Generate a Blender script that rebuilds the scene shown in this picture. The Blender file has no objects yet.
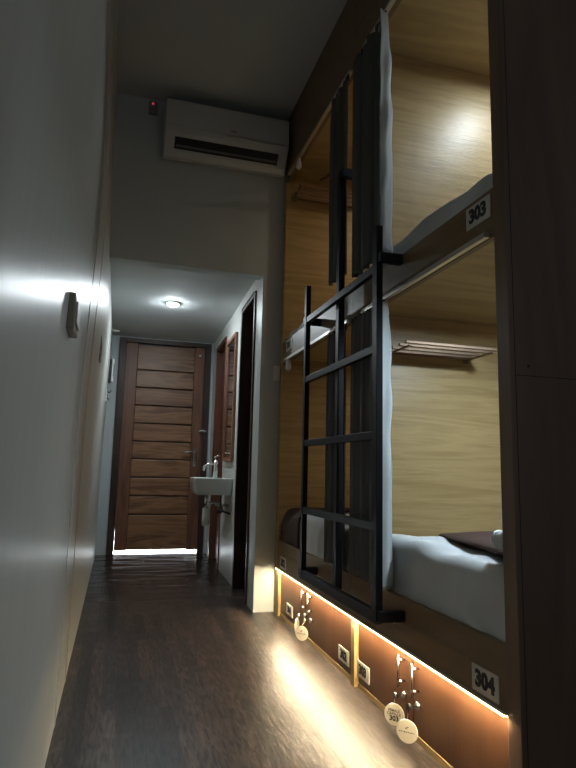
import bpy, bmesh, math, random
from mathutils import Vector, Matrix
random.seed(7)
S = bpy.context.scene
COL = S.collection
PI = math.pi

# ------------------------------------------------------------------ camera
F_PX, YAW, PITCH, ROLL = 586.25, 0.278789, 0.144262, 0.0238282
CAM = Vector((0, 0, 0.90))
fw = Vector((math.sin(YAW) * math.cos(PITCH), math.cos(YAW) * math.cos(PITCH), math.sin(PITCH)))
rt = Vector((math.cos(YAW), -math.sin(YAW), 0))
up = rt.cross(fw)
r2 = rt * math.cos(ROLL) + up * math.sin(ROLL)
u2 = up * math.cos(ROLL) - rt * math.sin(ROLL)
cd = bpy.data.cameras.new('camera')
cam = bpy.data.objects.new('camera', cd)
COL.objects.link(cam)
M = Matrix((r2, u2, -fw)).transposed().to_4x4()
M.translation = CAM
cam.matrix_world = M
cd.sensor_fit = 'VERTICAL'
cd.sensor_height = 36
cd.lens = F_PX / 768 * 36
cd.clip_start = 0.02
S.camera = cam

# ------------------------------------------------------------------ world, view, lights
W = bpy.data.worlds.new('world')
S.world = W
W.use_nodes = True
bg = W.node_tree.nodes['Background']
bg.inputs[0].default_value = (0.90, 0.95, 1.0, 1)
bg.inputs[1].default_value = 0.215
S.view_settings.view_transform = 'Standard'
S.view_settings.look = 'None'
S.view_settings.gamma = 1
S.view_settings.use_curve_mapping = False
S.view_settings.exposure = 0.0
S.cycles.max_bounces = 8
S.cycles.sample_clamp_indirect = 4.0
S.cycles.caustics_reflective = False
S.cycles.caustics_refractive = False


def area(name, loc, size, power, color, direction, size_y=None, spread=PI):
    l = bpy.data.lights.new(name, 'AREA')
    l.energy = power
    l.color = color
    l.spread = spread
    if size_y:
        l.shape = 'RECTANGLE'; l.size = size; l.size_y = size_y
    else:
        l.shape = 'DISK'; l.size = size
    o = bpy.data.objects.new(name, l)
    COL.objects.link(o)
    o.location = loc
    o.rotation_euler = Vector(direction).to_track_quat('-Z', 'Y').to_euler()
    return o


COOL = (0.80, 0.92, 1.0)
area('daylight_outside_door', (0.45, 7.6, 2.6), 1.6, 6000, (0.80, 0.93, 1.0), (0, -0.35, -1))
area('upper_near_lamp', (1.85, 2.04, 2.915), 0.12, 7.5, (0.80, 0.92, 1.0), (0, 0, -1))
area('lower_near_lamp', (1.52, 1.72, 1.570), 0.10, 12.5, (0.72, 0.89, 1.0), (0, 0, -1))
area('upper_far_fill', (1.95, 3.10, 2.915), 0.10, 4.0, (1.0, 0.80, 0.55), (0, 0, -1))  # added warm fill for the far upper bunk, no fixture behind it
area('lower_far_fill', (1.95, 3.10, 1.570), 0.10, 2.5, (1.0, 0.86, 0.62), (0, 0, -1))  # invented warm fill, added to brighten the far lower bunk

# ------------------------------------------------------------------ materials
def nd(nt, t, loc=(0, 0), **kw):
    n = nt.nodes.new(t)
    for k, v in kw.items():
        setattr(n, k, v)
    return n


def plain(name, col, rough=0.5, metal=0.0, spec=0.5, bump=0.0, bscale=60.0, vary=0.08, vscale=4.0, coat=0.0, stretch=(1, 1, 1)):
    m = bpy.data.materials.new(name)
    m.use_nodes = True
    nt = m.node_tree
    b = nt.nodes['Principled BSDF']
    b.inputs['Roughness'].default_value = rough
    b.inputs['Metallic'].default_value = metal
    b.inputs['Specular IOR Level'].default_value = spec
    b.inputs['Coat Weight'].default_value = coat
    tc = nd(nt, 'ShaderNodeTexCoord')
    mp = nd(nt, 'ShaderNodeMapping')
    mp.inputs['Scale'].default_value = stretch
    nt.links.new(tc.outputs['Object'], mp.inputs['Vector'])
    no = nd(nt, 'ShaderNodeTexNoise')
    no.inputs['Scale'].default_value = vscale
    no.inputs['Detail'].default_value = 4
    nt.links.new(mp.outputs[0], no.inputs['Vector'])
    rp = nd(nt, 'ShaderNodeValToRGB')
    c = Vector(col)
    rp.color_ramp.elements[0].position = 0.3
    rp.color_ramp.elements[1].position = 0.7
    rp.color_ramp.elements[0].color = (*(c * (1 - vary)), 1)
    rp.color_ramp.elements[1].color = (*(c * (1 + vary)), 1)
    nt.links.new(no.outputs['Fac'], rp.inputs[0])
    nt.links.new(rp.outputs[0], b.inputs['Base Color'])
    if bump:
        n2 = nd(nt, 'ShaderNodeTexNoise')
        n2.inputs['Scale'].default_value = bscale
        n2.inputs['Detail'].default_value = 3
        nt.links.new(mp.outputs[0], n2.inputs['Vector'])
        bp = nd(nt, 'ShaderNodeBump')
        bp.inputs['Strength'].default_value = bump
        bp.inputs['Distance'].default_value = 0.01
        nt.links.new(n2.outputs['Fac'], bp.inputs['Height'])
        nt.links.new(bp.outputs[0], b.inputs['Normal'])
    return m


def wood(name, dark, light, stretch, rough=0.4, ring=7.0, fine=60.0, distort=2.5, spec=0.5, bump=0.05, knots=False):
    """grain lines run along the axis whose stretch is smallest"""
    m = bpy.data.materials.new(name)
    m.use_nodes = True
    nt = m.node_tree
    b = nt.nodes['Principled BSDF']
    b.inputs['Roughness'].default_value = rough
    b.inputs['Specular IOR Level'].default_value = spec
    tc = nd(nt, 'ShaderNodeTexCoord')
    mp = nd(nt, 'ShaderNodeMapping')
    mp.inputs['Scale'].default_value = stretch
    nt.links.new(tc.outputs['Object'], mp.inputs['Vector'])
    n1 = nd(nt, 'ShaderNodeTexNoise')
    n1.inputs['Scale'].default_value = ring
    n1.inputs['Detail'].default_value = 3
    n1.inputs['Distortion'].default_value = distort
    n2 = nd(nt, 'ShaderNodeTexNoise')
    n2.inputs['Scale'].default_value = fine
    n2.inputs['Detail'].default_value = 4
    nt.links.new(mp.outputs[0], n1.inputs['Vector'])
    nt.links.new(mp.outputs[0], n2.inputs['Vector'])
    ml = nd(nt, 'ShaderNodeMath', operation='MULTIPLY')
    ml.inputs[1].default_value = 6.0
    nt.links.new(n1.outputs['Fac'], ml.inputs[0])
    fr = nd(nt, 'ShaderNodeMath', operation='PINGPONG')
    fr.inputs[1].default_value = 1.0
    nt.links.new(ml.outputs[0], fr.inputs[0])
    mx = nd(nt, 'ShaderNodeMix', data_type='FLOAT')
    mx.inputs[0].default_value = 0.45
    nt.links.new(fr.outputs[0], mx.inputs[2])
    nt.links.new(n2.outputs['Fac'], mx.inputs[3])
    rp = nd(nt, 'ShaderNodeValToRGB')
    rp.color_ramp.elements[0].position = 0.2
    rp.color_ramp.elements[1].position = 0.8
    rp.color_ramp.elements[0].color = (*dark, 1)
    rp.color_ramp.elements[1].color = (*light, 1)
    nt.links.new(mx.outputs[0], rp.inputs[0])
    nt.links.new(rp.outputs[0], b.inputs['Base Color'])
    bp = nd(nt, 'ShaderNodeBump')
    bp.inputs['Strength'].default_value = bump
    bp.inputs['Distance'].default_value = 0.01
    nt.links.new(n2.outputs['Fac'], bp.inputs['Height'])
    nt.links.new(bp.outputs[0], b.inputs['Normal'])
    return m


def emit(name, col, strength):
    m = bpy.data.materials.new(name)
    m.use_nodes = True
    nt = m.node_tree
    nt.nodes.remove(nt.nodes['Principled BSDF'])
    e = nd(nt, 'ShaderNodeEmission')
    e.inputs[0].default_value = (*col, 1)
    e.inputs[1].default_value = strength
    nt.links.new(e.outputs[0], nt.nodes['Material Output'].inputs[0])
    return m


def fabric(name, col, trans=0.25, rough=0.9, fold=(1, 1, 1)):
    m = plain(name, col, rough, spec=0.15, bump=0.25, bscale=14, vary=0.05, stretch=fold)
    nt = m.node_tree
    b = nt.nodes['Principled BSDF']
    t = nd(nt, 'ShaderNodeBsdfTranslucent')
    t.inputs[0].default_value = (*col, 1)
    mx = nd(nt, 'ShaderNodeMixShader')
    mx.inputs[0].default_value = trans
    nt.links.new(b.outputs[0], mx.inputs[1])
    nt.links.new(t.outputs[0], mx.inputs[2])
    nt.links.new(mx.outputs[0], nt.nodes['Material Output'].inputs[0])
    return m


def floor_mat():
    m = bpy.data.materials.new('floor_vinyl')
    m.use_nodes = True
    nt = m.node_tree
    b = nt.nodes['Principled BSDF']
    tc = nd(nt, 'ShaderNodeTexCoord')
    mp = nd(nt, 'ShaderNodeMapping')
    mp.inputs['Rotation'].default_value = (0, 0, PI / 2)
    nt.links.new(tc.outputs['Object'], mp.inputs['Vector'])
    br = nd(nt, 'ShaderNodeTexBrick')
    br.offset = 0.37
    br.inputs['Scale'].default_value = 1
    br.inputs['Brick Width'].default_value = 0.55
    br.inputs['Row Height'].default_value = 0.052
    br.inputs['Mortar Size'].default_value = 0.0006
    br.inputs['Bias'].default_value = 0.0
    br.inputs['Color1'].default_value = (0.015, 0.0135, 0.0135, 1)
    br.inputs['Color2'].default_value = (0.066, 0.049, 0.042, 1)
    br.inputs['Mortar'].default_value = (0.03, 0.025, 0.022, 1)
    nt.links.new(mp.outputs[0], br.inputs['Vector'])
    m2 = nd(nt, 'ShaderNodeMapping')
    m2.inputs['Scale'].default_value = (52, 7.5, 1)
    nt.links.new(tc.outputs['Object'], m2.inputs['Vector'])
    n = nd(nt, 'ShaderNodeTexNoise')
    n.inputs['Scale'].default_value = 1.6
    n.inputs['Detail'].default_value = 6
    n.inputs['Distortion'].default_value = 0.6
    nt.links.new(m2.outputs[0], n.inputs['Vector'])
    rp = nd(nt, 'ShaderNodeValToRGB')
    rp.color_ramp.elements[0].position = 0.34
    rp.color_ramp.elements[1].position = 0.68
    rp.color_ramp.elements[0].color = (0.20, 0.20, 0.21, 1)
    rp.color_ramp.elements[1].color = (2.1, 2.0, 1.95, 1)
    nt.links.new(n.outputs['Fac'], rp.inputs[0])
    mx = nd(nt, 'ShaderNodeMix', data_type='RGBA', blend_type='MULTIPLY')
    mx.inputs[0].default_value = 1
    nt.links.new(br.outputs['Color'], mx.inputs[6])
    nt.links.new(rp.outputs[0], mx.inputs[7])
    nt.links.new(mx.outputs[2], b.inputs['Base Color'])
    b.inputs['Specular IOR Level'].default_value = 0.45
    # loose sheet ripples near the end door, fine grain elsewhere
    sx = nd(nt, 'ShaderNodeSeparateXYZ')
    nt.links.new(tc.outputs['Object'], sx.inputs[0])
    mr = nd(nt, 'ShaderNodeMapRange')
    mr.inputs[1].default_value = 3.9
    mr.inputs[2].default_value = 6.2
    nt.links.new(sx.outputs[1], mr.inputs[0])
    mrr = nd(nt, 'ShaderNodeMapRange')
    mrr.inputs[1].default_value = 3.4
    mrr.inputs[2].default_value = 5.8
    mrr.inputs[3].default_value = 0.34
    mrr.inputs[4].default_value = 0.15
    nt.links.new(sx.outputs[1], mrr.inputs[0])
    nt.links.new(mrr.outputs[0], b.inputs['Roughness'])
    m3 = nd(nt, 'ShaderNodeMapping')
    m3.inputs['Scale'].default_value = (2.0, 7.0, 1)
    nt.links.new(tc.outputs['Object'], m3.inputs['Vector'])
    n3 = nd(nt, 'ShaderNodeTexNoise')
    n3.inputs['Scale'].default_value = 1.0
    n3.inputs['Detail'].default_value = 1.5
    nt.links.new(m3.outputs[0], n3.inputs['Vector'])
    mm = nd(nt, 'ShaderNodeMath', operation='MULTIPLY')
    nt.links.new(n3.outputs['Fac'], mm.inputs[0])
    nt.links.new(mr.outputs[0], mm.inputs[1])
    b1 = nd(nt, 'ShaderNodeBump')
    b1.inputs['Strength'].default_value = 0.10
    b1.inputs['Distance'].default_value = 0.01
    nt.links.new(n.outputs['Fac'], b1.inputs['Height'])
    b2 = nd(nt, 'ShaderNodeBump')
    b2.inputs['Strength'].default_value = 0.9
    b2.inputs['Distance'].default_value = 0.05
    nt.links.new(mm.outputs[0], b2.inputs['Height'])
    nt.links.new(b1.outputs[0], b2.inputs['Normal'])
    nt.links.new(b2.outputs[0], b.inputs['Normal'])
    return m


PLY_D, PLY_L = (0.35, 0.240, 0.100), (0.47, 0.335, 0.155)
M_floor = floor_mat()
M_wall = plain('wall_paint', (0.61, 0.625, 0.585), 0.33, spec=0.5, bump=0.10, bscale=3.0, vary=0.03, stretch=(1, 6, 0.8))
M_wallg = plain('wall_paint_plain', (0.53, 0.585, 0.595), 0.45, bump=0.05, bscale=30, vary=0.03)
M_ceil = plain('ceiling_paint', (0.60, 0.635, 0.645), 0.8, bump=0.04, bscale=40, vary=0.03)
M_plyx = wood('plywood_grain_across', PLY_D, PLY_L, (1.3, 1.3, 20.0), 0.40, ring=1.0, fine=9, distort=0.7, bump=0.10)
M_plyy = wood('plywood_grain_along', PLY_D, PLY_L, (6.0, 0.7, 6.0), 0.42, ring=1.1, fine=22, distort=1.0)
M_front = wood('front_rail_veneer', (0.135, 0.084, 0.040), (0.215, 0.138, 0.068), (6.0, 0.7, 6.0), 0.42, ring=1.1, fine=22, distort=1.0)
M_plyd = wood('plywood_deck', PLY_D, PLY_L, (0.7, 6.0, 6.0), 0.45, ring=1.1, fine=22, distort=1.0)
M_locker = wood('locker_veneer', (0.070, 0.029, 0.013), (0.10, 0.043, 0.020), (5.0, 5.0, 0.6), 0.38, ring=0.8, fine=16, distort=0.6)
M_pan = wood('end_panel_veneer', (0.155, 0.100, 0.070), (0.215, 0.140, 0.098), (6.0, 6.0, 0.6), 0.30, ring=0.8, fine=18, distort=0.5, bump=0.03)
M_door = wood('teak_plank', (0.115, 0.050, 0.024), (0.30, 0.155, 0.078), (0.8, 1.0, 9.0), 0.42, ring=0.9, fine=9, distort=1.6, bump=0.12)
M_stile = wood('teak_stile', (0.10, 0.042, 0.022), (0.19, 0.085, 0.045), (9.0, 1.0, 0.8), 0.42, ring=0.9, fine=9, distort=1.2, bump=0.1)
M_frame = wood('dark_door_frame', (0.022, 0.012, 0.009), (0.05, 0.026, 0.018), (8.0, 8.0, 0.8), 0.4, ring=0.8, fine=9, distort=0.8)
M_red = wood('reddish_door_wood', (0.065, 0.022, 0.013), (0.12, 0.042, 0.024), (8.0, 8.0, 0.8), 0.4, ring=0.8, fine=9, distort=0.8)
M_mirf = wood('mirror_frame_wood', (0.15, 0.065, 0.038), (0.24, 0.11, 0.065), (8.0, 8.0, 0.8), 0.4, ring=0.8, fine=9, distort=0.8)
M_steel = plain('ladder_black_steel', (0.004, 0.0045, 0.007), 0.45, spec=0.25, vary=0.1)
M_chrome = plain('chrome', (0.80, 0.79, 0.77), 0.16, metal=1.0, vary=0.03)
M_alu = plain('aluminium_track', (0.62, 0.60, 0.57), 0.32, metal=1.0, vary=0.03)
M_rack = plain('rack_steel', (0.30, 0.21, 0.15), 0.55, metal=0.8, vary=0.05)
M_wpl = plain('white_plastic', (0.80, 0.80, 0.78), 0.42, vary=0.02)
M_ac = plain('ac_plastic', (0.56, 0.57, 0.56), 0.40, vary=0.02)
M_black = plain('black_plastic', (0.010, 0.010, 0.011), 0.5, vary=0.1)
M_beige = plain('beige_plastic', (0.30, 0.25, 0.19), 0.4, vary=0.05)
M_ink = plain('black_ink', (0.012, 0.012, 0.012), 0.6, vary=0.05)
M_plate = plain('number_plate', (0.66, 0.64, 0.58), 0.4, vary=0.03)
M_tag = plain('key_tag_wood', (0.74, 0.68, 0.54), 0.5, vary=0.04)
M_cer = plain('ceramic', (0.72, 0.75, 0.74), 0.12, vary=0.01, coat=0.5)
M_cur = fabric('curtain_grey', (0.15, 0.152, 0.156), 0.12, fold=(1, 1, 0.25))
M_sheet = fabric('sheet_cotton', (0.71, 0.725, 0.735), 0.05)
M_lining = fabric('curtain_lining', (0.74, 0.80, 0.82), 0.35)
M_blank = plain('brown_blanket', (0.055, 0.026, 0.019), 0.85, bump=0.35, bscale=90, vary=0.15)
M_towel = plain('towel_white', (0.74, 0.74, 0.74), 0.9, bump=0.4, bscale=180, vary=0.04)
M_led = emit('led_warm', (1.0, 0.80, 0.50), 350)
M_ledf = emit('led_edge', (1.0, 0.70, 0.32), 10)
M_lamp = emit('lamp_cool', (0.86, 0.95, 1.0), 14)
M_lampw = emit('lamp_warm', (1.0, 0.88, 0.70), 3)
M_redled = emit('red_indicator', (1.0, 0.10, 0.14), 0.35)
M_mirror = plain('mirror_glass', (0.85, 0.87, 0.87), 0.03, metal=1.0, vary=0.01)
M_conc = plain('outside_paving', (0.72, 0.72, 0.70), 0.8, vary=0.05)

# ------------------------------------------------------------------ mesh builder
class MB:
    def __init__(s):
        s.v = []; s.f = []; s.mi = []; s.sm = []

    def add(s, vs, fs, mi=0, smooth=False):
        o = len(s.v)
        s.v += [tuple(x) for x in vs]
        for f in fs:
            s.f.append([o + i for i in f]); s.mi.append(mi); s.sm.append(smooth)
        return s

    def box(s, x0, x1, y0, y1, z0, z1, mi=0):
        vs = [(x, y, z) for x in (x0, x1) for y in (y0, y1) for z in (z0, z1)]
        return s.add(vs, [(0, 1, 3, 2), (4, 6, 7, 5), (0, 4, 5, 1), (2, 3, 7, 6), (0, 2, 6, 4), (1, 5, 7, 3)], mi)

    def prism(s, poly, z0, z1, mi=0):
        n = len(poly)
        vs = [(x, y, z0) for x, y in poly] + [(x, y, z1) for x, y in poly]
        fs = [tuple(range(n - 1, -1, -1)), tuple(range(n, 2 * n))] + [(i, (i + 1) % n, n + (i + 1) % n, n + i) for i in range(n)]
        return s.add(vs, fs, mi)

    def extrude(s, prof, axis, a, b, mi=0, smooth=False):
        """closed profile of 2D points swept along one axis; prof gives the other two axes in order"""
        n = len(prof)

        def mk(p, t):
            q = list(p); q.insert(axis, t); return tuple(q)
        vs = [mk(p, a) for p in prof] + [mk(p, b) for p in prof]
        fs = [tuple(range(n - 1, -1, -1)), tuple(range(n, 2 * n))]
        s.add(vs, fs, mi)
        return s.add(vs, [(i, (i + 1) % n, n + (i + 1) % n, n + i) for i in range(n)], mi, smooth)

    def tube(s, pts, r, n=10, mi=0, caps=True):
        pts = [Vector(p) for p in pts]
        rs = r if isinstance(r, (list, tuple)) else [r] * len(pts)
        vs = []
        prev = None
        for i, p in enumerate(pts):
            d = (pts[min(i + 1, len(pts) - 1)] - pts[max(i - 1, 0)]).normalized()
            if prev is None:
                a = d.orthogonal().normalized()
            else:
                a = (prev - d * prev.dot(d)).normalized()
            prev = a
            b = d.cross(a)
            for k in range(n):
                t = 2 * PI * k / n
                vs.append(p + (a * math.cos(t) + b * math.sin(t)) * rs[i])
        fs = []
        for i in range(len(pts) - 1):
            for k in range(n):
                fs.append((i * n + k, i * n + (k + 1) % n, (i + 1) * n + (k + 1) % n, (i + 1) * n + k))
        s.add(vs, fs, mi, True)
        if caps:
            m = len(pts) - 1
            s.add(vs, [tuple(range(n - 1, -1, -1)), tuple(m * n + k for k in range(n))], mi)
        return s

    def grid(s, nu, nv, fn, mi=0, smooth=True):
        vs = [fn(i / nu, j / nv) for i in range(nu + 1) for j in range(nv + 1)]
        w = nv + 1
        return s.add(vs, [(i * w + j, (i + 1) * w + j, (i + 1) * w + j + 1, i * w + j + 1) for i in range(nu) for j in range(nv)], mi, smooth)

    def build(s, name, mats, parent=None, bevel=0.0, seg=2, solid=0.0, sub=0):
        root = parent
        off = Vector((0, 0, 0))
        while root is not None:
            off += root.location
            root = root.parent
        me = bpy.data.meshes.new(name)
        me.from_pydata([tuple(Vector(v) - off) for v in s.v], [], s.f)
        for m in (mats if isinstance(mats, (list, tuple)) else [mats]):
            me.materials.append(m)
        for p, mi, sm in zip(me.polygons, s.mi, s.sm):
            p.material_index = mi; p.use_smooth = sm
        bm = bmesh.new(); bm.from_mesh(me)
        bmesh.ops.remove_doubles(bm, verts=bm.verts, dist=1e-6)
        bmesh.ops.recalc_face_normals(bm, faces=bm.faces)
        bm.to_mesh(me); bm.free()
        o = bpy.data.objects.new(name, me)
        COL.objects.link(o)
        o.parent = parent
        if solid:
            md = o.modifiers.new('solid', 'SOLIDIFY'); md.thickness = solid; md.offset = 0
        if bevel:
            md = o.modifiers.new('bevel', 'BEVEL'); md.width = bevel; md.segments = seg; md.limit_method = 'ANGLE'
        if sub:
            md = o.modifiers.new('sub', 'SUBSURF'); md.levels = sub; md.render_levels = sub
        return o


def tag(o, label, cat, group=None):
    o['label'] = label; o['category'] = cat
    if group:
        o['group'] = group
    return o


def thing(name, label, cat, loc, group=None):
    o = bpy.data.objects.new(name, None)
    COL.objects.link(o)
    o.location = loc
    return tag(o, label, cat, group)


def struct(o):
    o['kind'] = 'structure'
    return o


def rrect(x0, x1, y0, y1, r, n=5):
    pts = []
    for cx, cy, a in ((x1 - r, y1 - r, 0), (x0 + r, y1 - r, PI / 2), (x0 + r, y0 + r, PI), (x1 - r, y0 + r, 1.5 * PI)):
        for i in range(n + 1):
            t = a + PI / 2 * i / n
            pts.append((cx + r * math.cos(t), cy + r * math.sin(t)))
    return pts


def text_mesh(mb, txt, size, place, mi, depth=0.0008, bold=0.0):
    """flat lettering; place(u, v, w) turns text plane coordinates (centred) into world points"""
    cu = bpy.data.curves.new('lettering', 'FONT')
    cu.body = txt; cu.size = size; cu.align_x = 'CENTER'; cu.align_y = 'CENTER'
    cu.extrude = depth; cu.offset = bold; cu.resolution_u = 3
    o = bpy.data.objects.new('lettering', cu)
    COL.objects.link(o)
    dg = bpy.context.evaluated_depsgraph_get()
    me = bpy.data.meshes.new_from_object(o.evaluated_get(dg))
    mb.add([place(*v.co) for v in me.vertices], [tuple(p.vertices) for p in me.polygons], mi)
    bpy.data.objects.remove(o); bpy.data.curves.remove(cu); bpy.data.meshes.remove(me)


# ------------------------------------------------------------------ the setting
B = 1.015                     # front plane of the bunks
YP0, YPN, YPF, YW = 1.345, 2.43, 3.70, 3.77
CEIL, LOW = 3.35, 2.265
YE = 6.38


def xl(z):
    return -0.15 + 0.028 * math.exp(-((z - 2.0) / 0.6) ** 2)


def xr(y):
    return 0.885 + 0.075 * (y - YW) / (YE - YW)


m = MB()
m.box(-0.35, 3.15, -2.2, YE + 0.03, -0.06, 0.0)
struct(m.build('floor', M_floor))
m = MB()
ny, nz = 2, 44
m.grid(ny, nz, lambda u, v: (xl(3.45 * v), -2.2 + (YE + 2.3) * u, 3.45 * v))
m.grid(1, 1, lambda u, v: (-0.3, -2.2 + (YE + 2.3) * u, 3.45 * v))
struct(m.build('wall_left', M_wall))
m = MB(); m.box(-0.30, 3.15, -2.2, YW + 0.2, CEIL, CEIL + 0.08)
struct(m.build('ceiling', M_ceil))
m = MB(); m.box(-0.30, 1.1, YW + 0.11, YE + 0.1, LOW, LOW + 0.06)
struct(m.build('ceiling_passage', M_ceil))
# wall with the air conditioner: lintel over the passage and the pier beside the bunks
m = MB()
m.add([(x, y, z) for y in (YW, YW + 0.10) for x, z in ((-0.3, 2.215), (xr(YW), 2.205), (xr(YW), 0), (1.20, 0), (1.20, 3.45), (-0.3, 3.45))],
      [(0, 1, 2, 3, 4, 5), (6, 7, 8, 9, 10, 11)] + [(i, (i + 1) % 6, 6 + (i + 1) % 6, 6 + i) for i in range(6)])
struct(m.build('wall_far', M_wallg))
m = MB(); m.box(1.20, 3.15, YW, YW + 0.10, 0, 3.45)
struct(m.build('wall_far_side', M_wallg))
# right wall of the passage with two door openings
D1 = (3.985, 4.555, 2.165); D2 = (5.36, 6.04, 2.13)
m = MB()


def rw(y0, y1, z0, z1):
    m.prism([(xr(y0), y0), (xr(y0) + 0.11, y0), (xr(y1) + 0.11, y1), (xr(y1), y1)], z0, z1)


rw(YW + 0.1, D1[0], 0, LOW); rw(D1[0], D1[1], D1[2], LOW); rw(D1[1], D2[0], 0, LOW); rw(D2[0], D2[1], D2[2], LOW); rw(D2[1], YE, 0, LOW)
struct(m.build('wall_right', M_wall))
# end wall with the entrance opening
DX0, DX1, DZ = -0.045, 0.93, 2.250
m = MB()
m.box(-0.3, DX0, YE, YE + 0.12, 0, LOW + 0.1); m.box(DX1, 3.15, YE, YE + 0.12, 0, LOW + 0.1); m.box(DX0, DX1, YE, YE + 0.12, DZ, LOW + 0.1)
struct(m.build('wall_end', M_wallg))
# outer shell behind bunks and side rooms, and behind the camera side
m = MB(); m.box(3.05, 3.15, -2.2, YE + 0.1, 0, 3.45)
struct(m.build('wall_outer', M_wallg))
m = MB(); m.box(1.1, 3.15, YW + 0.1, YE + 0.1, LOW, LOW + 0.06)
struct(m.build('ceiling_side_room', M_ceil))
m = MB(); m.box(-0.8, 2.2, YE + 0.031, YE + 2.6, -0.07, -0.004)
struct(m.build('floor_outside', M_conc))

# thin trims on the left wall
def wall_trim(name, y0, y1, mat, zt=3.35, out=0.002):
    mm = MB()
    mm.grid(1, 40, lambda u, v: (xl(zt * v) + out, y0 + (y1 - y0) * u, zt * v), smooth=False)
    mm.grid(1, 40, lambda u, v: (xl(zt * v) - 0.002, y0 + (y1 - y0) * u, zt * v), smooth=False)
    for yy in (y0, y1):
        mm.grid(1, 40, lambda u, v: (xl(zt * v) - 0.002 + (out + 0.002) * u, yy, zt * v), smooth=False)
    return struct(mm.build(name, mat))


wall_trim('trim_1', 2.30, 2.325, M_wall)
wall_trim('trim_2', 2.74, 2.765, M_wall)

# ---- entrance door at the end of the passage
door = bpy.data.objects.new('door_1', None); COL.objects.link(door); door.location = (0.44, YE, 0); struct(door)
m = MB()
m.box(DX0, 0.025, YE - 0.03, YE + 0.10, 0, DZ); m.box(0.865, DX1, YE - 0.03, YE + 0.10, 0, DZ); m.box(0.025, 0.865, YE - 0.03, YE + 0.10, 2.20, DZ)
m.build('door_frame', M_frame, door, bevel=0.004)
m = MB()
m.box(0.0255, 0.145, YE - 0.012, YE + 0.03, 0.038, 2.1995); m.box(0.755, 0.8645, YE - 0.012, YE + 0.03, 0.038, 2.1995)
stiles = m.build('door_stile', M_stile, door, bevel=0.004)
zs = [0.038, 0.40, 0.59, 0.78, 0.97, 1.155, 1.345, 1.535, 1.725, 1.915, 2.195]
m = MB()
for a, b_ in zip(zs[:-1], zs[1:]):
    m.box(0.146, 0.754, YE - 0.006, YE + 0.024, a + 0.006, b_ - 0.006)
m.build('door_plank_panel', M_door, door, bevel=0.006)
m = MB(); m.box(0.10, 0.80, YE + 0.0245, YE + 0.0295, 0.040, 2.215)
m.build('door_core', M_frame, door)
m = MB()
m.box(0.785, 0.822, YE - 0.022, YE - 0.013, 0.90, 1.10)
m.tube([(0.803, YE - 0.014, 1.055), (0.803, YE - 0.062, 1.055), (0.790, YE - 0.070, 1.055), (0.66, YE - 0.068, 1.052)], 0.011)
m.tube([(0.803, YE - 0.014, 0.96), (0.803, YE - 0.032, 0.96)], 0.014)
m.build('door_handle', M_chrome, door)
m = MB()
m.tube([(0.83, YE - 0.04, 1.285), (0.91, YE - 0.04, 1.285)], 0.012)
m.box(0.835, 0.862, YE - 0.035, YE - 0.012, 1.265, 1.305); m.box(0.872, 0.90, YE - 0.045, YE - 0.03, 1.265, 1.305)
m.build('door_bolt', M_chrome, door)
m = MB(); m.tube([(0.81, YE - 0.013, 2.11), (0.81, YE - 0.024, 2.11)], 0.012)
m.build('door_stop_knob', M_chrome, door)

# ---- side door openings of the passage: dark frame and a reddish closed door
def jamb(y0, y1, zt, mat, name, t=0.035):
    d = bpy.data.objects.new(name, None); COL.objects.link(d); d.location = (xr((y0 + y1) / 2), (y0 + y1) / 2, 0); struct(d)
    mm = MB()
    for a, b_ in ((y0, y0 + t), (y1 - t, y1)):
        mm.prism([(xr(a) - 0.012, a), (xr(a) + 0.12, a), (xr(b_) + 0.12, b_), (xr(b_) - 0.012, b_)], 0, zt)
    mm.prism([(xr(y0 + t) - 0.012, y0 + t), (xr(y0) + 0.12, y0 + t), (xr(y1) + 0.12, y1 - t), (xr(y1 - t) - 0.012, y1 - t)], zt - t, zt)
    mm.build('door_frame', mat, d, bevel=0.003)
    return d


d2 = jamb(*D1, M_frame, 'door_2')
# its leaf stands open into the dark room, hinged on the near jamb
m = MB(); m.box(xr(D1[0]) + 0.125, xr(D1[0]) + 0.66, D1[0] + 0.00, D1[0] + 0.034, 0.01, D1[2] - 0.04)
m.build('door_leaf', M_frame, d2, bevel=0.003)
for z in (0.30, 1.45, 1.92):
    m = MB(); m.tube([(xr(4.0) + 0.10, D1[0] + 0.045, z - 0.045), (xr(4.0) + 0.10, D1[0] + 0.045, z + 0.045)], 0.009)
    m.box(xr(4.0) + 0.055, xr(4.0) + 0.105, D1[0] + 0.034, D1[0] + 0.039, z - 0.045, z + 0.045)
    m.build('hinge', M_chrome, d2)
d3 = jamb(*D2, M_red, 'door_3')
m = MB(); m.prism([(xr(5.395) + 0.05, 5.395), (xr(5.395) + 0.085, 5.395), (xr(6.005) + 0.085, 6.005), (xr(6.005) + 0.05, 6.005)], 0.01, 2.095)
m.build('door_leaf', M_red, d3, bevel=0.003)

# ------------------------------------------------------------------ bunks
def plate(txt, y, z, parent, w=0.122, h=0.070, x=B, name='number_plate', size=0.060):
    mb = MB()
    mb.box(x - 0.0035, x + 0.001, y - w / 2, y + w / 2, z - h / 2, z + h / 2, 0)
    text_mesh(mb, txt, size, lambda u, v, q: (x - 0.0042 - q, y - u, z + v), 1, bold=0.0027)
    return mb.build(name, [M_plate, M_ink], parent)


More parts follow.
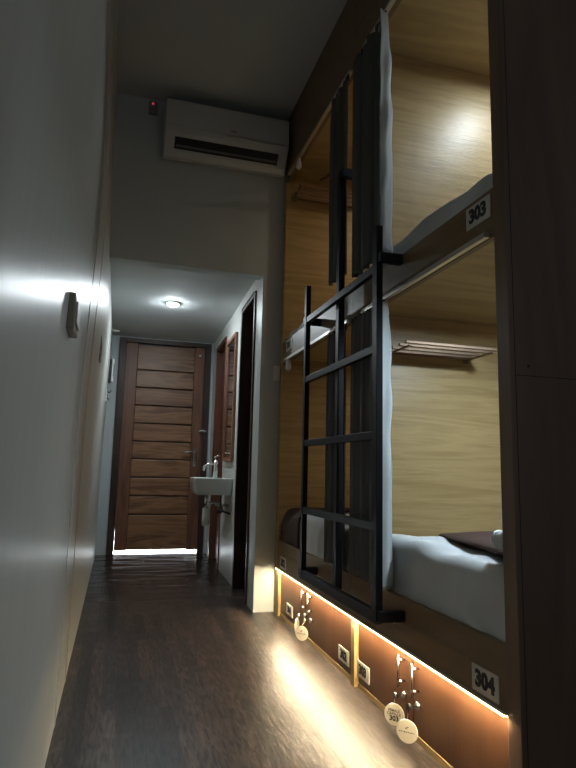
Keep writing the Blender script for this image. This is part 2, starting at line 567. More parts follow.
def track(y0, y1, z, parent, stop_y, x=1.004):
    mb = MB()
    mb.box(x - 0.010, x + 0.010, y0, y1, z, z + 0.016)
    mb.box(x - 0.013, x - 0.010, y0, y1, z - 0.004, z + 0.004)
    t = mb.build('curtain_track', M_alu, parent, bevel=0.001, seg=1)
    q = MB()
    q.tube([(x, stop_y, z + 0.006), (x - 0.004, stop_y, z - 0.012), (x - 0.004, stop_y, z - 0.03), (x - 0.004, stop_y + 0.004, z - 0.062), (x - 0.004, stop_y, z - 0.07)], [0.010, 0.010, 0.014, 0.019, 0.012], 12)
    q.build('track_end_stop', M_wpl, t)


def locker_door(y0, y1, hy, plate_y, num, parent):
    mb = MB(); mb.box(1.032, 1.050, y0 + 0.003, y1 - 0.003, 0.022, 0.268)
    d = mb.build('locker_door', M_locker, parent, bevel=0.0015)
    h = MB()
    h.tube([(1.005, hy, 0.148), (1.005, hy, 0.256)], 0.0048, 10)
    for z in (0.166, 0.238):
        h.tube([(1.005, hy, z), (1.033, hy, z)], 0.0042, 8)
    h.build('door_handle', M_chrome, d)
    l = MB()
    l.tube([(1.033, hy, 0.120), (1.022, hy, 0.120)], 0.012, 14); l.tube([(1.022, hy, 0.120), (1.019, hy, 0.120)], 0.009, 14)
    l.build('lock', M_chrome, d)
    if num:
        plate(num, plate_y, 0.081, d, 0.126, 0.062, x=1.032, size=0.050)
    return d


def bunk(label, y0, y1, lowp, upp, near):
    t = thing('bunk_bed', label, 'bunk bed', (B, (y0 + y1) / 2, 0), 'plywood bunk beds along the corridor')
    if near:
        mb = MB(); mb.box(B - 0.002, 3.05, YP0, YP0 + 0.055, 0, CEIL)
        p = mb.build('end_panel', M_pan, t, bevel=0.002)
        g = MB(); g.box(B + 0.016, 3.04, YP0 - 0.0008, YP0 + 0.001, 1.168, 1.170)
        g.tube([(1.072, YP0 - 0.0012, 1.196), (1.072, YP0 + 0.001, 1.196)], 0.004)
        g.box(B + 0.0135, B + 0.0155, YP0 - 0.0006, YP0 + 0.001, 0.01, CEIL - 0.01)
        g.build('panel_joint', M_black, p)
    else:
        mb = MB(); mb.box(B + 0.0225, 3.05, YPN, YPN + 0.045, 0, CEIL)
        mb.build('partition_panel', M_plyx, t, bevel=0.002)
        mb = MB(); mb.box(B + 0.002, 3.05, YPF, YPF + 0.066, 0, CEIL)
        mb.build('end_panel', M_plyx, t, bevel=0.002)
    a, b_ = y0, y1
    mb = MB(); mb.box(B + 0.022, 3.045, a, b_, 0.424, 0.452); mb.build('lower_deck', M_plyd, t)
    mb = MB(); mb.box(B + 0.022, 3.045, a, b_, 1.622, 1.655); mb.build('upper_deck', M_plyd, t)
    mb = MB(); mb.box(B + 0.022, 3.045, a, b_, 2.975, 3.0); mb.build('top_deck', M_plyd, t)
    mb = MB(); mb.box(3.02, 3.048, a, b_, 0, CEIL); mb.build('back_panel', M_plyy, t)
    ya = a if near else YPN + 0.0005
    yb = b_ + 0.0445 if near else b_
    mb = MB(); mb.box(B, B + 0.021, a, yb, 0.283, 0.452); rl = mb.build('lower_rail', M_front, t, bevel=0.002)
    mb = MB(); mb.box(B, B + 0.021, a, yb, 1.585, 1.738); ru = mb.build('upper_rail', M_front, t, bevel=0.002)
    mb = MB(); mb.box(B, B + 0.021, a, yb, 2.872, CEIL); mb.build('fascia', M_front, t, bevel=0.002)
    plate(lowp[0], lowp[1], 0.331, rl)
    plate(upp[0], upp[1], 1.688, ru)
    track(a + 0.02, b_ - 0.10, 1.588, t, b_ - 0.21 if not near else 2.10)
    track(a + 0.02, b_ - 0.10, 2.874, t, b_ - 0.34 if not near else 2.12)
    mb = MB(); mb.box(B + 0.025, 3.0, a, b_, 0.002, 0.02); mb.build('locker_floor', M_plyd, t)
    return t


YN0, YN1 = YP0 + 0.055, YPN
YF0, YF1 = YPN + 0.045, YPF
near = bunk('plywood bunk bed nearest the camera, plate 303 above and plate 304 below', YN0, YN1, ('304', 1.494), ('303', 1.475), True)
far = bunk('plywood bunk bed at the far end beside the white pier, beyond the ladder', YF0, YF1, ('302', 3.555), ('301', 3.535), False)
# base posts between the lockers
m = MB(); m.box(B, B + 0.022, YPN + 0.0005, YPN + 0.040, 0, 0.283); m.build('post', M_plyy, far, bevel=0.002)
m = MB(); m.box(B, B + 0.035, 3.655, YPF, 0, 0.283); m.build('post', M_plyy, far, bevel=0.002)
m = MB(); m.box(1.030, 1.052, YN0, YPN - 0.005, 0.0, 0.0205); m.build('skirting', M_plyy, near)
m = MB(); m.box(1.030, 1.052, YPN + 0.041, 3.654, 0.0, 0.0205); m.build('skirting', M_plyy, far)
locker_door(1.944, YPN - 0.005, 2.004, 2.372, '303', near)
locker_door(YN0, 1.944, 1.902, 1.5, None, near)
locker_door(3.085, 3.655, 3.148, 3.45, '301', far)
locker_door(YPN + 0.042, 3.085, 3.045, 2.588, '302', far)
# white strip paints partition edge as lit; small white socket plate lower down
m = MB(); m.box(B + 0.016, B + 0.024, YPN + 0.004, YPN + 0.030, 1.43, 1.584); m.build('lit_edge_strip', M_wpl, far, bevel=0.001)
m = MB(); m.box(B - 0.004, B + 0.003, 2.60, 2.65, 0.385, 0.43); m.build('socket_plate', M_wpl, far, bevel=0.001)

# ---- LED strip under the lower rail
m = MB()
m.box(1.0170, 1.0205, YN0, 3.690, 0.2765, 0.2828, 0)
n_led = 170
for i in range(n_led):
    yy = YN0 + 0.006 + (3.684 - YN0 - 0.012) * i / (n_led - 1)
    m.extrude([(1.0035, 0.2826), (1.0150, 0.2770), (1.0162, 0.2790), (1.0047, 0.2828)], 1, yy - 0.0045, yy + 0.0045, 1)
    m.box(1.0010, 1.0024, yy - 0.0052, yy + 0.0052, 0.2785, 0.2835, 2)
m.box(1.0018, 1.0026, YN0, 3.690, 0.2795, 0.2840, 2)
m.extrude([(1.0040, 0.28285), (1.0168, 0.2775), (1.0170, 0.28285)], 1, YN0, 3.690, 0)
m.box(1.0024, 1.0148, YN0, 3.690, 0.28295, 0.2850, 0)
t = m.build('light_strip', [M_wpl, M_led, M_ledf])
tag(t, 'glowing warm white light strip running under the lower bed rail', 'light strip')

# ---- mattresses with their sheets
def mattress(label, y0, y1, z0, z1, wav, x0=1.038, x1=3.0):
    t = thing('mattress', label, 'mattress', ((x0 + x1) / 2, (y0 + y1) / 2, z0), 'mattresses in the bunks')
    core = MB()
    core.prism(rrect(x0 + 0.012, x1, y0 + 0.012, y1 - 0.012, 0.06), z0, z1 - 0.03)
    core.build('mattress_core', M_towel, t, bevel=0.02, seg=3)
    sh = MB()
    nu, nv = 90, 60
    rnd = random.Random(wav)
    ph = [rnd.uniform(0, 6) for _ in range(8)]

    def f(u, v):
        # u along a strip that climbs the front face, then runs over the top
        h = z1 - z0
        L = h + 0.06 + (x1 - x0)
        s_ = u ** 1.6 * L
        y = y0 + (y1 - y0) * v
        edge = min(v, 1 - v) * (y1 - y0)
        drop = 0.045 * max(0, 1 - edge / 0.10) ** 2
        r = 0.05
        if s_ < h - r:
            x = x0; z = z0 + s_
            x -= 0.004 * math.sin(y * 23 + ph[0]) * math.sin(PI * s_ / h) + 0.003 * math.sin(y * 51 + s_ * 17 + ph[1])
        else:
            q = s_ - (h - r)
            if q < r * PI / 2:
                a = q / r
                x = x0 + r - r * math.cos(a); z = z1 - r + r * math.sin(a)
            else:
                x = x0 + r + (q - r * PI / 2); z = z1
        k = min(1, max(0, (s_ - h * 0.5) / 0.1))
        z += k * (0.007 * math.sin(y * 9 + x * 5 + ph[2]) + 0.005 * math.sin(y * 19 - x * 13 + ph[3]) + 0.003 * math.sin(x * 31 + y * 27 + ph[4]))
        z += k * 0.015 * math.sin(PI * v)
        return (x, y, z - drop * k)
    sh.grid(nu, nv, f)
    sh.grid(nv, 6, lambda a, b_: (lambda p: (p[0], p[1], p[2] + (z0 - p[2]) * b_))(f(1, a)))
    for v in (0, 1):
        sh.grid(nu, 5, lambda a, b_: (lambda p: (p[0], p[1], p[2] + (z0 + 0.001 - p[2]) * b_))(f(a, v)))
    sh.build('fitted_sheet', M_sheet, t)
    return t


mattress('pale blue sheeted mattress in the lower bunk behind plate 304', YN0 + 0.01, YN1 - 0.012, 0.4525, 0.632, 3)
mattress('grey sheeted mattress in the upper bunk above plate 303', YN0 + 0.01, YN1 - 0.012, 1.6555, 1.835, 5)
mattress('white sheeted mattress in the far lower bunk, seen between the ladder rails', YF0 + 0.012, YF1 - 0.02, 0.4525, 0.645, 8)
mattress('sheeted mattress in the far upper bunk, a strip seen behind the ladder top', YF0 + 0.012, YF1 - 0.02, 1.6555, 1.81, 11)

# ---- folded brown blankets and a rolled towel
def slab(cx0, cx1, cy0, cy1, zb, th, skew=0.0, waves=0.003):
    mb = MB()
    n = 14

    def top(u, v):
        x = cx0 + (cx1 - cx0) * u + skew * (v - 0.5); y = cy0 + (cy1 - cy0) * v
        e = min(u, 1 - u, v, 1 - v)
        return (x, y, zb + th * (0.65 + 0.35 * min(1, e * 10)) + waves * math.sin(9 * u + 5 * v))
    mb.grid(n, n, top)
    mb.grid(n, n, lambda u, v: (top(u, v)[0], top(u, v)[1], zb))
    for side in range(4):
        def edge(a, b_, side=side):
            u, v = ((a, 0), (1, a), (a, 1), (0, a))[side]
            p = top(u, v)
            bul = 0.008 * math.sin(PI * b_)
            dx, dy = ((0, -bul), (bul, 0), (0, bul), (-bul, 0))[side]
            return (p[0] + dx, p[1] + dy, zb + (p[2] - zb) * b_)
        mb.grid(n, 5, edge)
    return mb


t = slab(1.165, 1.70, 1.46, 2.06, 0.6565, 0.024, 0.10).build('folded_blanket', M_blank)
tag(t, 'folded dark brown blanket lying on the pale sheet of the lower bunk', 'blanket')
m = MB()
def drape(u, v):
    y = 3.275 + 0.37 * u
    zt = 0.662 - 0.015 * u
    L = 0.9
    s_ = v * L
    hang = 0.20
    if s_ < hang:
        fall = 0.458 + 0.10 * (1 - u) * 0
        return (1.022 - 0.004 * math.sin(20 * y), y, zt - 0.055 - 0.055 * u * 1.0 - (hang - s_) / hang * (zt - 0.055 - 0.055 * u - fall))
    q = (s_ - hang) / (L - hang)
    k = min(1, q * 10)
    return (1.022 + 0.6 * q, y, zt - (0.055 + 0.055 * u) * (1 - k) ** 2 + 0.006 + 0.004 * math.sin(17 * q + 9 * u))
m.grid(16, 40, drape)
t = m.build('draped_blanket', M_blank, solid=0.008)
tag(t, 'dark brown blanket draped over the far end of the far lower mattress', 'blanket')
t = thing('rolled_towel', 'small white rolled towel lying on the folded brown blanket', 'towel', (1.118, 1.52, 0.678))
m = MB()
prof = []
for i in range(70):
    a = i / 69 * 6 * PI
    rr = 0.006 + 0.026 * i / 69
    prof.append((1.118 + rr * math.cos(a), 0.7080 + rr * math.sin(a)))
m.grid(69, 4, lambda u, v: (prof[min(69, int(round(u * 69)))][0], 1.475 + 0.085 * v, prof[min(69, int(round(u * 69)))][1]))
m.build('towel_roll', M_towel, t, solid=0.004)
m = MB(); m.tube([(1.118, 1.50, 0.7080), (1.118, 1.515, 0.7080)], 0.0335, 24); m.build('towel_band', M_sheet, t)

# ---- curtains, gathered against the partition
def curtain(label, y0, y1, z0, z1, pleats, x=0.990, amp=0.020, flare=0.0, seed=0, sidefold=True, n_hooks=5):
    t = thing('curtain', label, 'curtain', (x, (y0 + y1) / 2, z0), 'grey curtains gathered beside the ladder')
    rnd = random.Random(seed)
    path = []
    if sidefold:
        path += [(x - 0.030, y0 + 0.042), (x - 0.028, y0 + 0.052), (x - 0.018, y0 + 0.056)]
        y0 = y0 + 0.05
    for i in range(pleats * 8 + 1):
        q = i / (pleats * 8)
        y = y0 + 0.016 + (y1 - y0 - 0.02) * q
        a = 2 * PI * pleats * q
        path.append((x + amp * math.sin(a + PI + 0.5) * (0.75 + 0.35 * math.sin(3.1 * q * pleats + seed)), y + 0.006 * math.sin(2 * a)))
    n = len(path) - 1
    cl = MB()

    def f(u, v):
        p = path[int(round(u * n))]
        z = z1 + (z0 - z1) * v
        w = 0.005 * math.sin(5 * v + u * 9 + seed) * v
        g = 1 + 0.25 * math.sin(PI * v) * 0.3
        yy = p[1] - flare * v ** 6 * (1 - u) + w
        return (x + (p[0] - x) * (0.7 + 0.3 * min(1, v * 6)) * g + w * 0.7, yy, z + 0.004 * math.sin(7 * u + seed) * v)
    cl.grid(n, 28, f)
    cl.build('curtain_cloth', M_cur, t, solid=0.0025)
    if sidefold:
        # the pale lining turned outwards at the leading edge
        yb = y0 - 0.05
        ln = MB()
        rl_ = random.Random(seed + 20)
        pq = [rl_.uniform(0, 6) for _ in range(6)]

        def g(u, v):
            z = z1 - 0.012 + (z0 - z1 + 0.012) * v
            bul = 0.010 * math.sin(PI * u) + 0.003 * math.sin(9 * u + pq[0] + 6 * v) + 0.003 * math.sin(23 * v + pq[1]) * u
            k = 0.75 + 0.25 * min(1, v * 5) + flare * v ** 8
            return (x - 0.034 + 0.072 * u * k + bul * 0.35, yb + 0.038 + 0.040 * u - bul - 0.004 * math.sin(31 * v + pq[2] + 4 * u), z)
        ln.grid(12, 60, g)
        ln.build('curtain_lining', M_lining, t, solid=0.002)
    for k in range(n_hooks):
        y = y0 + 0.02 + (y1 - y0 - 0.04) * k / (n_hooks - 1)
        h = MB(); h.tube([(x, y, z1 - 0.02), (x, y + 0.004, z1 + 0.004), (1.0, y, z1 + 0.016)], 0.005, 8)
        h.build('curtain_hook', M_black, t)
    return t


curtain('long grey curtain of the upper bunk, its near fold lit pale, behind the ladder top', 2.015, 2.425, 1.775, 2.862, 5, flare=0.0, seed=1)
curtain('grey curtain of the far upper bunk gathered left of the tall ladder stile', 2.50, 2.76, 1.84, 2.862, 5, x=1.0, seed=2, sidefold=False)
curtain('grey curtain of the lower bunk, pale along its near edge, behind the ladder rungs', 2.02, 2.425, 0.465, 1.575, 7, seed=3, amp=0.017)
curtain('grey curtain of the far lower bunk, a narrow strip behind the middle ladder stile', 2.50, 2.76, 0.465, 1.575, 5, x=1.0, seed=4, sidefold=False)

# ---- black steel ladder
LX = 0.93
lad = thing('ladder', 'black steel ladder with three uprights fixed across the front of the bunks', 'ladder', (LX, 2.46, 0.34))
def bar(y0, y1, z0, z1, x0=LX - 0.013, x1=LX + 0.013):
    return MB().box(x0, x1, y0, y1, z0, z1)
bar(2.885, 2.915, 0.362, 1.875).build('upright', M_steel, lad, bevel=0.002)
bar(2.475, 2.512, 0.362, 2.325, LX + 0.014, LX + 0.044).build('upright', M_steel, lad, bevel=0.002)
bar(1.998, 2.040, 0.362, 1.852).build('upright', M_steel, lad, bevel=0.002)
for z in (1.685, 1.365, 1.034, 0.698):
    bar(2.041, 2.884, z - 0.016, z + 0.016, LX - 0.011, LX + 0.012).build('rung', M_steel, lad, bevel=0.002)
bar(2.041, 2.884, 0.362, 0.404, LX - 0.012, LX + 0.013).build('bottom_rung', M_steel, lad, bevel=0.002)
for y, z in ((1.983, 1.715), (2.9300, 1.69), (1.983, 0.392), (2.9300, 0.392)):
    mb = MB(); mb.box(LX - 0.010, B - 0.0005, y - 0.0145, y + 0.0145, z - 0.019, z + 0.019)
    mb.build('wall_bracket', M_steel, lad, bevel=0.002)
m = MB(); m.box(LX + 0.0145, B + 0.0225, 2.440, 2.4745, 2.283, 2.324); m.build('wall_bracket', M_steel, lad, bevel=0.002)

# ---- luggage racks inside the bunks
def rack(label, yw, z, xa, xb, depth, group='slim luggage racks inside the bunks'):
    t = thing('luggage_rack', label, 'rack', ((xa + xb) / 2, yw, z), group)
    for k in range(4):
        y = yw - 0.014 - (depth - 0.022) * (0, 0.36, 0.70, 1.0)[k]
        w_ = 0.012 if k == 0 else 0.007
        mb = MB(); mb.box(xa, xb, y - w_, y + w_, z - w_, z + 0.006)
        mb.build('rack_bar', M_rack, t, bevel=0.002)
    for xx in (xa + 0.02, xb - 0.02):
        mb = MB(); mb.box(xx - 0.008, xx + 0.008, yw - depth, yw - 0.0005, z - 0.018, z - 0.0125)
        mb.box(xx - 0.014, xx + 0.014, yw - 0.006, yw - 0.0005, z - 0.03, z + 0.03)
        mb.build('rack_bracket', M_rack, t, bevel=0.001)
    return t


rack('slim steel luggage rack on the plywood end of the near lower bunk', YPN, 1.450, 1.15, 1.60, 0.225)
rack('slim steel luggage rack on the plywood end of the far upper bunk', YPF, 2.77, 1.05, 1.55, 0.20)
t = thing('clothes_hanger', 'thin dark wooden clothes hanger hooked over the far upper rack', 'hanger', (1.225, 3.60, 2.80))
m = MB()
m.tube([(1.225, 3.455, 2.83), (1.225, 3.50, 2.835), (1.225, 3.525, 2.85)], 0.006, 8); m.tube([(1.18, 3.47, 2.803), (1.225, 3.46, 2.83), (1.30, 3.49, 2.93)], 0.009, 8)
m.build('hanger_arm', M_red, t)

# ---- bunk ceiling lamps
for lab, x, y, z, em in (('round cool white lamp on the ceiling of the near upper bunk', 1.85, 2.04, 2.9745, M_lamp), ('round cool white lamp under the deck in the near lower bunk', 1.52, 1.72, 1.6215, M_lamp)):
    t = thing('bunk_lamp', lab, 'lamp', (x, y, z), 'lamps inside the bunks')
    mb = MB(); mb.tube([(x, y, z), (x, y, z - 0.03)], 0.075, 28); mb.build('lamp_housing', M_wpl, t, bevel=0.003)
    mb = MB(); mb.tube([(x, y, z - 0.030), (x, y, z - 0.034)], 0.062, 28); mb.build('lamp_diffuser', em, t)

# ---- key tags
def key_tag(label, hy, dx, ty, tz, face, yaw):
    """key stands in the lock, a round tag hangs below it"""
    t = thing('key_tag', label, 'key tag', (1.0, hy, 0.10), 'round key tags hanging from the locker locks')
    k = MB()
    k.box(0.998, 1.0185, hy - 0.0015, hy + 0.0015, 0.117, 0.123)
    k.tube([(0.999, hy, 0.120), (0.988, hy, 0.120)], 0.011, 14)
    k.build('key', M_black if 'emblem' in label else M_chrome, t)
    c = Vector((1.0 - dx, ty, tz))
    r = 0.036
    topp = c + Vector((0, 0, r - 0.004))
    g = MB(); g.tube([(0.990, hy, 0.112), ((0.990 + topp.x) / 2, (hy + topp.y) / 2 - 0.003, (0.112 + topp.z) / 2), tuple(topp)], 0.0016, 6)
    g.build('key_ring', M_chrome, t)
    n = Vector((-math.cos(yaw), -math.sin(yaw), 0))
    uax = Vector((math.sin(yaw), -math.cos(yaw), 0))      # left to right as seen from the corridor
    d = MB()
    d.tube([tuple(c - n * 0.003), tuple(c + n * 0.003)], r, 40, 0)

    def place(ou, ov):
        return lambda u, v, w: tuple(c + n * (0.0034 + abs(w)) + uax * (u + ou) + Vector((0, 0, v + ov)))
    if face == 'text':
        text_mesh(d, 'FEMALE', 0.0125, place(0, 0.013), 1, bold=0.0002, depth=0.0003)
        text_mesh(d, 'CAPSULE', 0.0125, place(0, 0.002), 1, bold=0.0002, depth=0.0003)
        text_mesh(d, '303', 0.023, place(0, -0.013), 1, bold=0.0010, depth=0.0003)
    else:
        def q(u0, u1, v0, v1):
            P = place(0, 0)
            d.add([P(u0, v0, 0), P(u1, v0, 0), P(u1, v1, 0), P(u0, v1, 0)], [(0, 1, 2, 3)], 1)
        for i in range(9):
            q(-0.028 + i * 0.0062, -0.0245 + i * 0.0062, -0.004 + 0.0006 * (i % 3), -0.0005 + 0.0012 * (i % 2))
        q(-0.007, 0.0, 0.008, 0.010); q(-0.004, 0.004, 0.011, 0.013); q(0.001, 0.006, 0.014, 0.016)
    d.build('tag_disc', [M_tag, M_ink], t)
    return t


key_tag('round wooden key tag lettered 303 hanging from the near locker lock', 2.004, 0.014, 1.996, 0.062, 'text', 0.75)
key_tag('round key tag with a small emblem, nearest the camera, right of the tag lettered 303', 1.902, 0.022, 1.885, 0.052, 'mark', 0.75)
key_tag('small key tag turned edge on, farther one at the far lockers', 3.148, 0.020, 3.14, 0.075, 'mark', -0.6)
key_tag('round key tag hanging from locker 302, right one of the far pair', 3.045, 0.030, 3.02, 0.066, 'mark', 0.75)

# ------------------------------------------------------------------ air conditioner
ac = thing('air_conditioner', 'white split air conditioner mounted high on the wall over the passage', 'air conditioner', (0.565, YW, 2.9))
AX0, AX1, AZ0, AZ1 = 0.165, 0.985, 2.905, 3.268
# body profile in (y, z)
prof = [(YW - 0.001, AZ0 + 0.03), (YW - 0.001, AZ1 - 0.01), (YW - 0.02, AZ1), (YW - 0.175, AZ1 - 0.006), (YW - 0.205, AZ1 - 0.03), (YW - 0.212, AZ0 + 0.155), (YW - 0.205, AZ0 + 0.12), (YW - 0.19, AZ0 + 0.10), (YW - 0.135, AZ0 + 0.022), (YW - 0.10, AZ0 + 0.0)]
m = MB(); m.extrude(prof, 0, AX0, AX1)
m.build('ac_body', M_ac, ac, bevel=0.006)
m = MB(); m.extrude([(YW - 0.2135, AZ0 + 0.160), (YW - 0.2175, AZ0 + 0.160), (YW - 0.2105, AZ1 - 0.03), (YW - 0.18, AZ1 - 0.0015), (YW - 0.176, AZ1 - 0.004), (YW - 0.206, AZ1 - 0.031)], 0, AX0 + 0.001, AX1 - 0.001)
m.build('front_cover', M_ac, ac, bevel=0.003)
# outlet on the sloping lower face: dark slot with louvres
def slope(t, out):
    a = Vector((YW - 0.19, AZ0 + 0.10)); b_ = Vector((YW - 0.135, AZ0 + 0.022))
    d = (b_ - a); n = Vector((d.y, -d.x)).normalized()
    if n.x > 0: n = -n
    return a + d * t + n * out
m = MB()
p = [slope(0.02, -0.004), slope(0.02, 0.002), slope(0.80, 0.002), slope(0.80, -0.004)]
m.extrude([tuple(q) for q in p], 0, AX0 + 0.065, AX1 - 0.065)
m.build('air_outlet', M_black, ac)
for tt in (0.22, 0.52):
    m = MB()
    p = [slope(tt, 0.003), slope(tt - 0.03, 0.011), slope(tt + 0.12, 0.011), slope(tt + 0.12, 0.003)]
    m.extrude([tuple(q) for q in p], 0, AX0 + 0.075, AX1 - 0.075)
    m.build('louvre', M_black if tt < 0.3 else plain('louvre_grey', (0.12, 0.12, 0.12), 0.4), ac, bevel=0.001)
m = MB(); m.box(AX0 + 0.39, AX1 - 0.03, YW - 0.2195, YW - 0.2130, AZ0 + 0.146, AZ0 + 0.152)
m.build('trim_strip', M_alu, ac)
m = MB(); m.box(AX0 + 0.42, AX0 + 0.46, YW - 0.2180, YW - 0.2150, AZ0 + 0.180, AZ0 + 0.188)
m.build('badge', plain('badge_grey', (0.22, 0.22, 0.22), 0.4), ac)
# refrigerant pipe cover at its right end
m = MB(); m.box(0.99, 1.010, YW - 0.05, YW - 0.0005, 2.93, 3.00)
m.build('pipe_cover', M_ac, ac, bevel=0.004)

t = thing('alarm_sensor', 'small dark wall sensor with a red indicator left of the air conditioner', 'sensor', (0.085, YW, 3.30))
m = MB(); m.box(0.058, 0.118, YW - 0.022, YW - 0.0005, 3.235, 3.325); m.build('sensor_case', plain('sensor_case', (0.25, 0.24, 0.24), 0.5), t, bevel=0.006)
m = MB(); m.tube([(0.085, YW - 0.021, 3.305), (0.085, YW - 0.026, 3.305)], 0.008, 14); m.build('indicator', M_redled, t)

t = thing('junction_box', 'white square switch box on the pier beside the bunk end', 'switch box', (0.995, YW, 1.53))
m = MB(); m.box(0.975, B - 0.001, YW - 0.030, YW - 0.0005, 1.485, 1.585); m.build('box_case', M_wpl, t, bevel=0.004)
m = MB(); m.box(0.984, 1.006, YW - 0.034, YW - 0.030, 1.505, 1.565); m.build('rocker', M_wpl, t, bevel=0.002)

# ------------------------------------------------------------------ left wall fittings
t = thing('light_switch', 'beige light switch box on the left wall nearest the camera', 'light switch', (xl(1.29), 1.60, 1.29), 'beige switches on the left wall')
m = MB(); m.box(xl(1.29) - 0.004, xl(1.29) + 0.018, 1.545, 1.675, 1.240, 1.335); m.build('switch_case', M_beige, t, bevel=0.004)
m = MB(); m.box(xl(1.29) + 0.018, xl(1.29) + 0.023, 1.565, 1.655, 1.258, 1.317); m.build('rocker', M_wpl, t, bevel=0.002)
t = thing('light_switch', 'smaller beige switch plate farther along the left wall, before the passage', 'light switch', (xl(1.57), 3.60, 1.57), 'beige switches on the left wall')
m = MB(); m.box(xl(1.57) - 0.004, xl(1.57) + 0.006, 3.50, 3.62, 1.50, 1.64); m.build('switch_case', M_beige, t, bevel=0.003)
m = MB(); m.box(xl(1.57) + 0.006, xl(1.57) + 0.009, 3.53, 3.59, 1.54, 1.60); m.build('rocker', M_beige, t, bevel=0.001)

xw = xl(1.8)
t = thing('intercom', 'white wall intercom handset on the left wall near the end door', 'intercom', (xw, 5.85, 1.80))
m = MB(); m.box(xw - 0.004, xw + 0.022, 5.80, 5.90, 1.685, 1.905); m.build('intercom_base', M_black, t, bevel=0.004)
m = MB(); m.extrude([(xw + 0.024, 1.69), (xw + 0.040, 1.69), (xw + 0.046, 1.72), (xw + 0.038, 1.75), (xw + 0.038, 1.86), (xw + 0.048, 1.89), (xw + 0.042, 1.915), (xw + 0.024, 1.915)], 1, 5.815, 5.865)
m.build('handset', M_wpl, t, bevel=0.004)
xw = xl(1.55)
t = thing('wall_hook', 'small dark and white double hook under the intercom', 'hook', (xw, 5.75, 1.55))
m = MB(); m.box(xw - 0.004, xw + 0.006, 5.71, 5.79, 1.49, 1.61); m.build('hook_plate', M_wpl, t, bevel=0.002)
m = MB(); m.tube([(xw + 0.004, 5.75, 1.585), (xw + 0.03, 5.75, 1.575), (xw + 0.042, 5.75, 1.60)], 0.006, 8); m.build('hook_prong', M_black, t)
m = MB(); m.tube([(xw + 0.004, 5.75, 1.52), (xw + 0.022, 5.75, 1.505), (xw + 0.03, 5.75, 1.525)], 0.005, 8); m.build('hook_prong', M_black, t)
xw = xl(2.27)
t = thing('pipe_stub', 'short white pipe stub high on the left wall close to the end door', 'pipe', (xw, 6.0, 2.275))
m = MB(); m.tube([(xw - 0.004, 6.0, 2.235), (xw + 0.075, 6.0, 2.23)], 0.012, 12); m.build('pipe', M_wpl, t)
m = MB(); m.tube([(xw - 0.004, 6.0, 2.235), (xw + 0.008, 6.0, 2.235)], 0.024, 16); m.build('pipe_flange', M_wpl, t)

# ---- downlight
t = thing('ceiling_downlight', 'round white downlight shining in the low passage ceiling', 'downlight', (0.372, 4.89, LOW))
m = MB(); n = 32
for (ra, za), (rb, zb) in zip([(0.062, LOW), (0.060, LOW - 0.010), (0.046, LOW - 0.012)], [(0.060, LOW - 0.010), (0.046, LOW - 0.012), (0.044, LOW - 0.001)]):
    m.grid(n, 1, lambda u, v: (0.372 + (ra + (rb - ra) * v) * math.cos(2 * PI * u), 4.89 + (ra + (rb - ra) * v) * math.sin(2 * PI * u), za + (zb - za) * v))
m.build('trim_ring', M_wpl, t)
m = MB()
m.grid(28, 8, lambda u, v: (0.372 + 0.0435 * math.cos(v * PI / 2) * math.cos(2 * PI * u), 4.89 + 0.0435 * math.cos(v * PI / 2) * math.sin(2 * PI * u), LOW - 0.009 - 0.018 * math.sin(v * PI / 2)))
m.build('lamp_diffuser', emit('downlight_glow', (0.86, 0.95, 1.0), 720), t)

# ------------------------------------------------------------------ washbasin and mirror
YB0, YB1 = 4.74, 5.14
wb = thing('washbasin', 'white ceramic washbasin on the right wall of the passage', 'washbasin', (0.74, 4.88, 0.67))
XB0 = 0.600
m = MB()
lev = [(0.680, 0.030), (0.72, 0.014), (0.79, 0.004), (0.812, 0.0), (0.815, 0.006)]
rings = []
for z, ins in lev:
    rings.append([(x, y, z) for x, y in rrect(XB0 + ins, xr(4.88) + 0.0, YB0 + ins, YB1 - ins, 0.03)])
for z, ins in ((0.812, 0.018), (0.77, 0.032), (0.725, 0.06)):
    rings.append([(x, y, z) for x, y in rrect(XB0 + ins, xr(4.88) - 0.10 - ins * 0.2, YB0 + ins, YB1 - ins, 0.03)])
k = len(rings[0])
vs = [p for r_ in rings for p in r_]
fs = [(i * k + j, i * k + (j + 1) % k, (i + 1) * k + (j + 1) % k, (i + 1) * k + j) for i in range(len(rings) - 1) for j in range(k)]
fs += [tuple(range(k - 1, -1, -1)), tuple((len(rings) - 1) * k + j for j in range(k))]
m.add(vs, fs, 0, True)
o = m.build('basin', M_cer, wb, bevel=0.003)
fx, fy = 0.80, 4.94
m = MB()
m.tube([(fx, fy, 0.81), (fx, fy, 0.96)], [0.020, 0.017], 14)
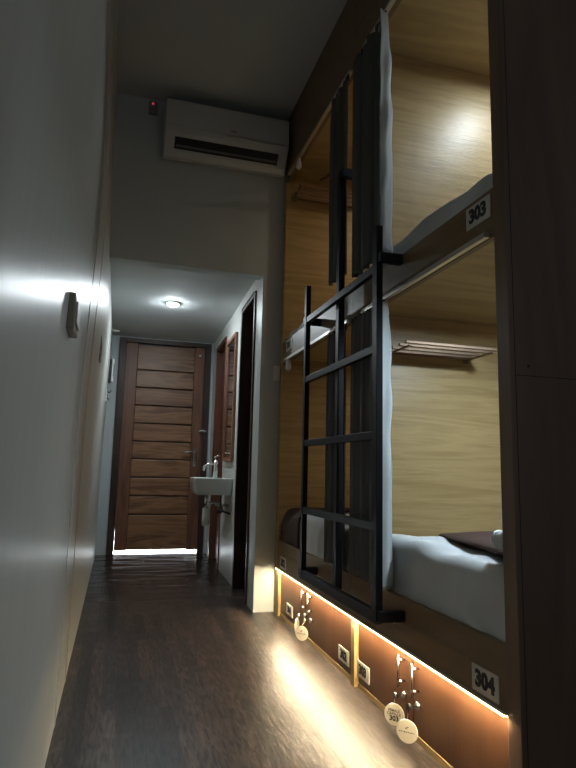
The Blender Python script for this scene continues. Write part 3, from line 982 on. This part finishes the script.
m.tube([(fx, fy, 0.925), (fx - 0.06, fy, 0.930), (fx - 0.095, fy, 0.905), (fx - 0.10, fy, 0.872)], 0.011, 10)
m.tube([(fx, fy, 0.96), (fx - 0.01, fy, 0.985), (fx + 0.03, fy, 1.0)], 0.008, 8)
m.build('faucet', M_chrome, wb)
m = MB()
tx, ty = 0.735, 4.94
m.tube([(tx, ty, 0.682), (tx, ty, 0.57)], 0.016, 12)
m.tube([(tx + 0.0, ty, 0.60), (tx + 0.06, ty, 0.60), (xr(ty) - 0.001, ty, 0.585)], 0.015, 12)
m.build('waste_pipe', M_chrome, wb)
m = MB(); m.tube([(tx, ty, 0.57), (tx, ty, 0.56), (tx, ty, 0.43), (tx, ty, 0.42)], [0.024, 0.031, 0.031, 0.022], 18)
m.build('bottle_trap', M_wpl, wb)
m = MB()
m.tube([(0.83, 4.80, 0.682), (0.83, 4.80, 0.60), (0.85, 4.80, 0.55), (xr(4.8) - 0.001, 4.80, 0.53)], 0.008, 8)
m.tube([(0.84, 4.80, 0.545), (0.80, 4.80, 0.545)], 0.014, 10)
m.build('supply_valve', M_black, wb)

mr = thing('wall_mirror', 'tall wood framed mirror above the washbasin', 'mirror', (xr(4.97), 4.97, 1.5))
m = MB()
MY0, MY1, MZ0, MZ1, fwid = 4.735, 5.24, 0.955, 2.03, 0.030
def mf(y0, y1, z0, z1, d0, d1):
    m.prism([(xr(y0) - d1, y0), (xr(y0) - d0, y0), (xr(y1) - d0, y1), (xr(y1) - d1, y1)], z0, z1)
mf(MY0, MY0 + fwid, MZ0, MZ1, 0.0005, 0.024); mf(MY1 - fwid, MY1, MZ0, MZ1, 0.0005, 0.024)
mf(MY0 + fwid, MY1 - fwid, MZ0, MZ0 + fwid, 0.0005, 0.024); mf(MY0 + fwid, MY1 - fwid, MZ1 - fwid, MZ1, 0.0005, 0.024)
m.build('mirror_frame', M_mirf, mr, bevel=0.003)
m = MB(); mf(MY0 + fwid, MY1 - fwid, MZ0 + fwid, MZ1 - fwid, 0.001, 0.014)
m.build('mirror_glass', M_mirror, mr)
